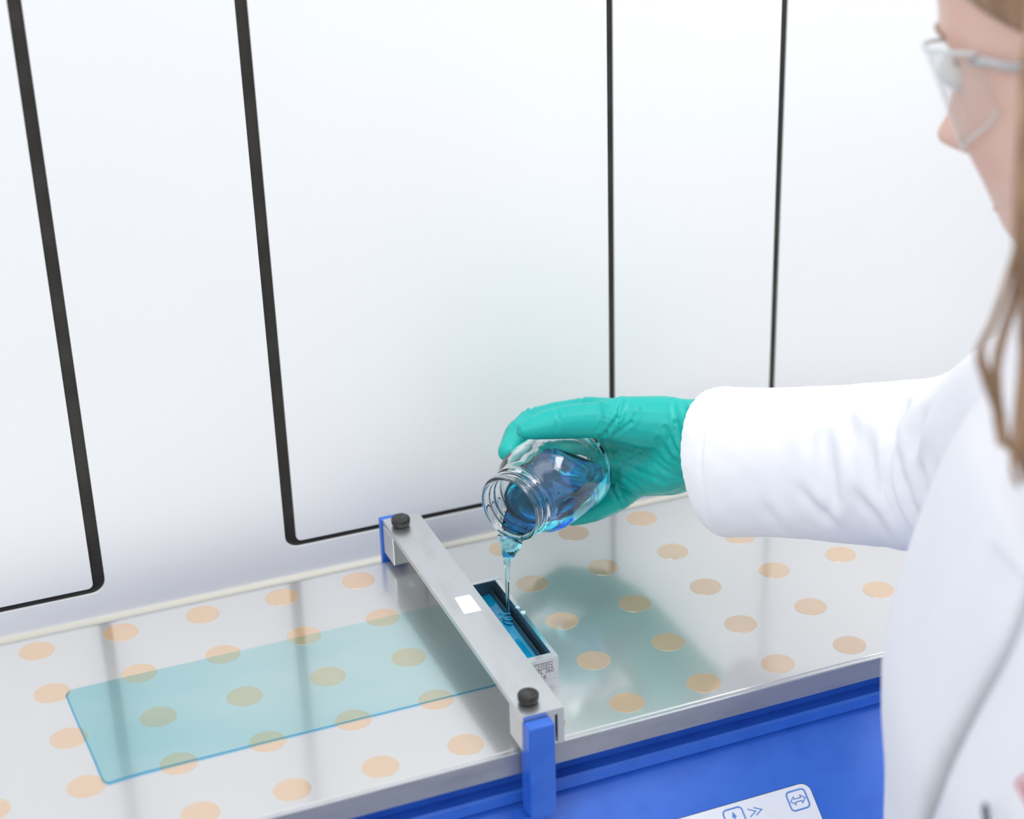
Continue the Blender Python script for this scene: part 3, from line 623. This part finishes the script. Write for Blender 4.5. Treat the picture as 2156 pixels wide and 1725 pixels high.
# red badge and pen on the left chest
EM = at(2172, 1668, 0.82); p0, n0 = on_trunk(2188, 1668); ex = (RIGHT-n0*RIGHT.dot(n0)).normalized(); ey = n0.cross(ex)
if ey.dot(DOWN) < 0: ey = -ey
def badge_ring(s, w, rot=0.0):
    bm = bmesh.new(); P = rrect(-s, s, -s, s, s*0.25, 4); n = len(P); ca, sa = math.cos(0.70), math.sin(0.70)
    def tr(a, b, h): return p0+ex*(a*ca-b*sa)+ey*(a*sa+b*ca)+n0*h
    V = [[bm.verts.new(tr(a*k, b*k, h)) for a, b in P] for k in (1, 1-w) for h in (0.0070, 0.0078)]
    for i in range(n):
        j = (i+1) % n
        for a, b in ((0, 1), (1, 3), (3, 2), (2, 0)): bm.faces.new((V[a][i], V[a][j], V[b][j], V[b][i]))
    return fin(bm, 'badge')
badge = link('badge', badge_ring(0.0085, 0.16), M['red'], per, label='red square badge set on its corner on the chest')
for q in (0.0048,): link('badge_mark', badge_ring(q, 0.30), M['red'], badge)
pa, na = on_trunk(2100, 1690); pb, nb = on_trunk(2135, 1750)
link('pen', fin(tube_bm([(pa+na*0.008, 0.0008), (pa.lerp(pb, 0.1)+na*0.008, 0.0016), (pb+nb*0.009, 0.0017)], 10), 'pen'), M['dark'], per, True, label='dark pen clipped to the breast pocket')

# head: rings from chin to crown, facing (hf) with features
HC = at(2345, 150, 0.93)
def head_frame(yaw, pitch, roll=0):
    f = Vector((math.cos(yaw), math.sin(yaw), 0)); l = Vector((-f.y, f.x, 0)); u = Vector((0, 0, 1))
    f2 = f*math.cos(pitch)-u*math.sin(pitch); u2 = u*math.cos(pitch)+f*math.sin(pitch); return f2, l, u2
HF, HL, HU = head_frame(math.radians(117), math.radians(18))
nu, nv_, nd = seen(HC+HF*0.111-HU*0.036)
HC = HC+RIGHT*((1992-nu)/FPX*nd)+DOWN*((282-nv_)/FPX*nd)
HZ = [(-118, 20, 30, 10, 25), (-112, 34, 62, 30, 40), (-100, 42, 74, 50, 52), (-80, 54, 80, 66, 62), (-60, 62, 82, 80, 68), (-40, 66, 84, 88, 71), (-20, 69, 85, 92, 73), (0, 71, 84, 95, 75), (20, 74, 86, 97, 76), (40, 75, 85, 97, 76), (60, 73, 79, 94, 74), (80, 65, 67, 84, 66), (96, 50, 54, 66, 52), (106, 32, 32, 42, 34), (111, 8, 8, 10, 8)]
def head_pt(z, th, off=0.0):
    zz = z*1000
    for a, b in zip(HZ, HZ[1:]):
        if zz <= b[0]:
            t = (zz-a[0])/(b[0]-a[0]); sd = a[1]+(b[1]-a[1])*t; fr = a[2]+(b[2]-a[2])*t; bk = a[3]+(b[3]-a[3])*t; break
    c, s = math.cos(th), math.sin(th); g = lambda x, w: math.exp(-(x/w)**2)
    d = fr if c > 0 else bk
    x = d*math.copysign(abs(c)**0.9, c); y = sd*math.copysign(abs(s)**0.9, s)
    f = 0.0
    if c > 0:
        nose = 27*g(zz+38, 11)+16*g(zz+22, 14)+9*g(zz+4, 14)
        f += nose*g(s, 0.13+0.07*g(zz+40, 12)); f += 5*g(zz-16, 9)*g(abs(s)-0.25, 0.4)
        f -= 9*g(zz-0, 12)*g(abs(s)-0.42, 0.17); f += 2.5*g(zz+68, 7)*g(s, 0.25)+2*g(zz+80, 6)*g(s, 0.2); f += 7*g(zz+102, 12)*g(s, 0.3); f -= 4*g(zz+88, 7)*g(s, 0.4)
        f += 5*g(zz+34, 20)*g(abs(s)-0.62, 0.22)
    p = HF*((x+f)/1000)+HL*(y/1000); q = p.normalized() if p.length else p
    return HC+p+q*off+HU*z
bm = bmesh.new(); rings = []; NH = 120; zz = [-0.1175+i*(0.228/110) for i in range(111)]
for z in zz: rings.append([bm.verts.new(head_pt(z, 2*math.pi*k/NH)) for k in range(NH)])
for p, q in zip(rings, rings[1:]):
    for k in range(NH): bm.faces.new((p[k], p[(k+1) % NH], q[(k+1) % NH], q[k]))
bm.faces.new(rings[0][::-1]); bm.faces.new(rings[-1])
# neck joins the head to the shoulders, inside the collar
nb_ = ks[-1]+Vector((0, 0, -0.03)); nt_ = HC-HU*0.07-HF*0.02
capsule(bm, [(nb_, 0.062), (nb_.lerp(nt_, 0.5), 0.056), (nt_, 0.055)], 32)
for sgn in (1, -1):                               # ears
    e = HC+HL*(sgn*0.074)-HF*0.012-HU*0.012
    capsule(bm, [(e+HU*0.024, 0.007), (e+HU*0.01-HF*0.008, 0.010), (e-HU*0.012-HF*0.002, 0.009), (e-HU*0.026+HF*0.004, 0.006)], 12)
hm = fuse(bm, 0.0022, 3, 'head'); head = link('head', hm, M['skin'], per, True)
for sgn in (1, -1):
    e = HC+HF*0.0745+HL*(sgn*0.031)-HU*0.001
    link('eye', fin(lathe_bm([(-0.011, 0), (-0.009, 0.0065), (-0.003, 0.0105), (0.003, 0.0105), (0.009, 0.0065), (0.011, 0)], e, HF, 24), 'eye'), M['eye'], head, True)
    for zc, nm, hw in ((0.017, 'eyebrow', 0.0015), (0.0035, 'eyelash', 0.0014)):
        P = []
        for k in range(9):
            th = sgn*(0.16+0.07*k); P.append((head_pt(zc+0.004*math.sin(k/8*math.pi), th, 0.0004), hw*(0.5+0.5*math.sin((k+1)/10*math.pi))))
        link(nm, fin(tube_bm(P, 8), nm), M['hair'], head, True)
link('lips', fin(tube_bm([(head_pt(-0.073+0.002*math.cos(t*3), t, 0.0), 0.0024*math.cos(t*3.6)+0.0006) for t in [x*0.05 for x in range(-6, 7)]], 10), 'lips'), M['lip'], head, True)
# wrap-round safety glasses: each lens curves from the nose bridge back to its hinge
PLAN = spline([(0.007, 0.0915), (0.020, 0.0915), (0.038, 0.0865), (0.057, 0.071), (0.070, 0.040)], 25)
def lens_pt(sgn, k, z, off=0.0):
    a, f = PLAN[k]; return HC+HF*(f+0.20*z+off)+HL*(sgn*a)+HU*z
gl = None
for sgn in (1, -1):
    tops = [0.010+0.004*math.sin(math.pi*k/24) for k in range(25)]
    bots = [-0.004-0.033*math.sin(math.pi*(0.12+0.80*k/24))**0.75 for k in range(25)]
    bm = bmesh.new(); sh = []
    for off in (0.0, -0.0016):
        g_ = [[bm.verts.new(lens_pt(sgn, k, tops[k]+(bots[k]-tops[k])*j/10, off)) for j in range(11)] for k in range(25)]; sh.append(g_)
        for k in range(24):
            for j in range(10): bm.faces.new((g_[k][j], g_[k][j+1], g_[k+1][j+1], g_[k+1][j]))
    loop = [(k, 0) for k in range(25)]+[(24, j) for j in range(1, 11)]+[(k, 10) for k in range(23, -1, -1)]+[(0, j) for j in range(9, 0, -1)]
    for (a, b), (c, d) in zip(loop, loop[1:]+loop[:1]): bm.faces.new((sh[0][a][b], sh[0][c][d], sh[1][c][d], sh[1][a][b]))
    lm = fin(bm, 'lens')
    rim = [(lens_pt(sgn, k, tops[k], -0.0008), 0.0011) for k in range(25)]
    edge_ = [(lens_pt(sgn, k, bots[k], -0.0008), 0.0006) for k in range(25)]
    h0 = lens_pt(sgn, 24, 0.007)
    tp = [(h0+HF*0.003, 0.0016), (h0-HF*0.006+HL*sgn*0.003, 0.0024), (HC+HL*sgn*0.079+HF*0.02+HU*0.004, 0.0022), (HC+HL*sgn*0.081-HF*0.018+HU*0.002, 0.0022), (HC+HL*sgn*0.079-HF*0.036-HU*0.022, 0.002)]
    if gl is None:
        gl = link('safety_glasses', fin(tube_bm([(lens_pt(1, 0, 0.004), 0.0016), (HC+HF*0.0965+HU*0.006, 0.0016), (lens_pt(-1, 0, 0.004), 0.0016)], 10), 'safety_glasses'), M['frame'], per, True, label='clear wrap-round safety glasses')
    link('lens', lm, M['lens'], gl, True); link('rim', fin(tube_bm(rim, 8), 'rim'), M['lensedge'], gl, True); link('rim', fin(tube_bm(edge_, 8), 'rim'), M['lensedge'], gl, True); link('temple', fin(tube_bm(tp, 10), 'temple'), M['frame'], gl, True)
    bm = bmesh.new(); capsule(bm, [(HC+HF*0.0905+HL*sgn*0.0115-HU*0.002, 0.0022), (HC+HF*0.0875+HL*sgn*0.0145-HU*0.011, 0.0026)], 10)
    link('nose_pad', fin(bm, 'nose_pad'), M['frame'], gl, True)
# hair: cap over the skull plus locks
bm = bmesh.new(); rings = []
for i in range(41):
    z = -0.055+i*(0.168/40); ring = []
    lim = 1.55 if z < 0.010 else 1.55-(z-0.010)/0.045*0.80 if z < 0.055 else 0.75*max(0, 1-(z-0.055)/0.035)
    for k in range(61):
        th = lim+(2*math.pi-2*lim)*k/60; zc = min(z, 0.1102)
        p = head_pt(min(zc, 0.1095), th, 0.010*(math.sin(math.pi*k/60)**0.3 if lim > 0.05 else 1)+0.0015*noise.noise(Vector((th*9, z*20, 3)))); ring.append(bm.verts.new(p+HU*max(0, z-0.1)*0.8))
    rings.append(ring)
for p, q in zip(rings, rings[1:]):
    for k in range(60): bm.faces.new((p[k], p[k+1], q[k+1], q[k]))
bm.faces.new(rings[-1])
low = rings[0]; prv = low                        # the long hair falls straight down from the cap over the neck and back
for i in range(1, 15):
    cur = []
    for k, v in enumerate(low):
        w = noise.noise(Vector((k*0.9, i*0.12, 5)))
        cur.append(bm.verts.new(v.co+Vector((0, 0, -0.0135*i*(1+0.12*math.sin(k*1.7))))-HF*(0.0012*i*math.sin(math.pi*k/60))+(v.co-HC).normalized()*(0.004*w)))
    for k in range(60): bm.faces.new((prv[k], prv[k+1], cur[k+1], cur[k]))
    prv = cur
hair = link('hair', fin(bm, 'hair'), M['hair'], per, True, label='long brown hair')
def lock(P, n, spread, r, name='hair_lock'):
    bm = bmesh.new()
    for k in range(n):
        j = Vector((random.uniform(-1, 1), random.uniform(-1, 1), random.uniform(-1, 1)))*spread
        pts = spline([(*(at(*p)+j*(0.4+0.9*q/(len(P)-1))), r*(1-0.75*(q/(len(P)-1)))) for q, p in enumerate(P)], 30)
        tube_bm([(Vector(p[:3]), max(0.0003, p[3])) for p in pts], 6, bm)
    return link(name, fin(bm, name), M['hair'], hair, True)
lock([(2190, 60, 0.80), (2172, 250, 0.80), (2162, 420, 0.81), (2128, 560, 0.80), (2088, 680, 0.80), (2062, 735, 0.80), (2078, 800, 0.80), (2100, 860, 0.80), (2110, 930, 0.80)], 16, 0.0020, 0.0006)
lock([(2200, 60, 0.80), (2180, 300, 0.80), (2165, 480, 0.81), (2130, 640, 0.80), (2098, 760, 0.80), (2100, 850, 0.80), (2108, 910, 0.80), (2140, 945, 0.80), (2180, 950, 0.80)], 16, 0.0020, 0.0006)
lock([(2225, 40, 0.80), (2200, 300, 0.80), (2192, 600, 0.81), (2186, 760, 0.80), (2180, 880, 0.80), (2180, 960, 0.80), (2200, 1000, 0.80)], 40, 0.006, 0.0022)
lock([(2190, -60, 0.81), (2172, 120, 0.80), (2163, 300, 0.80), (2158, 460, 0.80), (2164, 600, 0.80), (2178, 780, 0.80)], 26, 0.0035, 0.0016)
lock([(2260, 60, 0.79), (2250, 400, 0.79), (2240, 800, 0.80), (2260, 1050, 0.80)], 60, 0.010, 0.0024)
# left sleeve hanging, trousers, shoes: outside the frame but part of the figure
q = lambda dx, dl, z: ks[40]*0+Vector((ks[45].x, ks[45].y, 0))+F2*dx+L2*dl+Vector((0, 0, z))
bm = tube_bm([(Vector(p[:3]), p[3]) for p in spline([(*q(-0.03, 0.12, 0.22), 0.055), (*q(-0.03, 0.19, 0.16), 0.066), (*q(-0.05, 0.235, 0.02), 0.064), (*q(-0.05, 0.245, -0.12), 0.060), (*q(0.0, 0.245, -0.26), 0.052)], 24)], 40)
link('coat_sleeve', fin(bm, 'coat_sleeve'), M['coat'], per, True)
bm = bmesh.new(); w0 = q(0.0, 0.245, -0.25)
capsule(bm, [(w0, 0.03), (w0+Vector((0, 0, -0.06)), 0.034), (w0+Vector((0, 0, -0.10)), 0.036)])
for k in range(4): capsule(bm, [(w0+F2*(0.026-0.017*k)+Vector((0, 0, -0.09)), 0.0095), (w0+F2*(0.028-0.018*k)+Vector((0, 0, -0.135)), 0.009), (w0+F2*(0.026-0.017*k)+Vector((0, 0, -0.168+0.006*abs(k-1)))-L2*0.012, 0.0075)], 10)
capsule(bm, [(w0+F2*0.02+Vector((0, 0, -0.05)), 0.014), (w0+F2*0.044+Vector((0, 0, -0.085)), 0.011), (w0+F2*0.046+Vector((0, 0, -0.118))-L2*0.006, 0.009)], 10)
link('glove', fuse(bm, 0.002, 4, 'glove'), M['glove'], per, True)
for sg in (1, -1):
    bm = tube_bm([(q(0, sg*0.085, -0.55), 0.085), (q(0.01, sg*0.085, -0.80), 0.065), (q(0, sg*0.085, -1.0), 0.055)], 24)
    link('trouser_leg', fin(bm, 'trouser_leg'), M['dark'], per, True)
    bm = bmesh.new(); capsule(bm, [(q(-0.05, sg*0.085, -1.012), 0.036), (q(0.05, sg*0.085, -1.012), 0.036), (q(0.14, sg*0.09, -1.022), 0.027)], 20)
    link('shoe', fin(bm, 'shoe'), M['dark'], per, True)
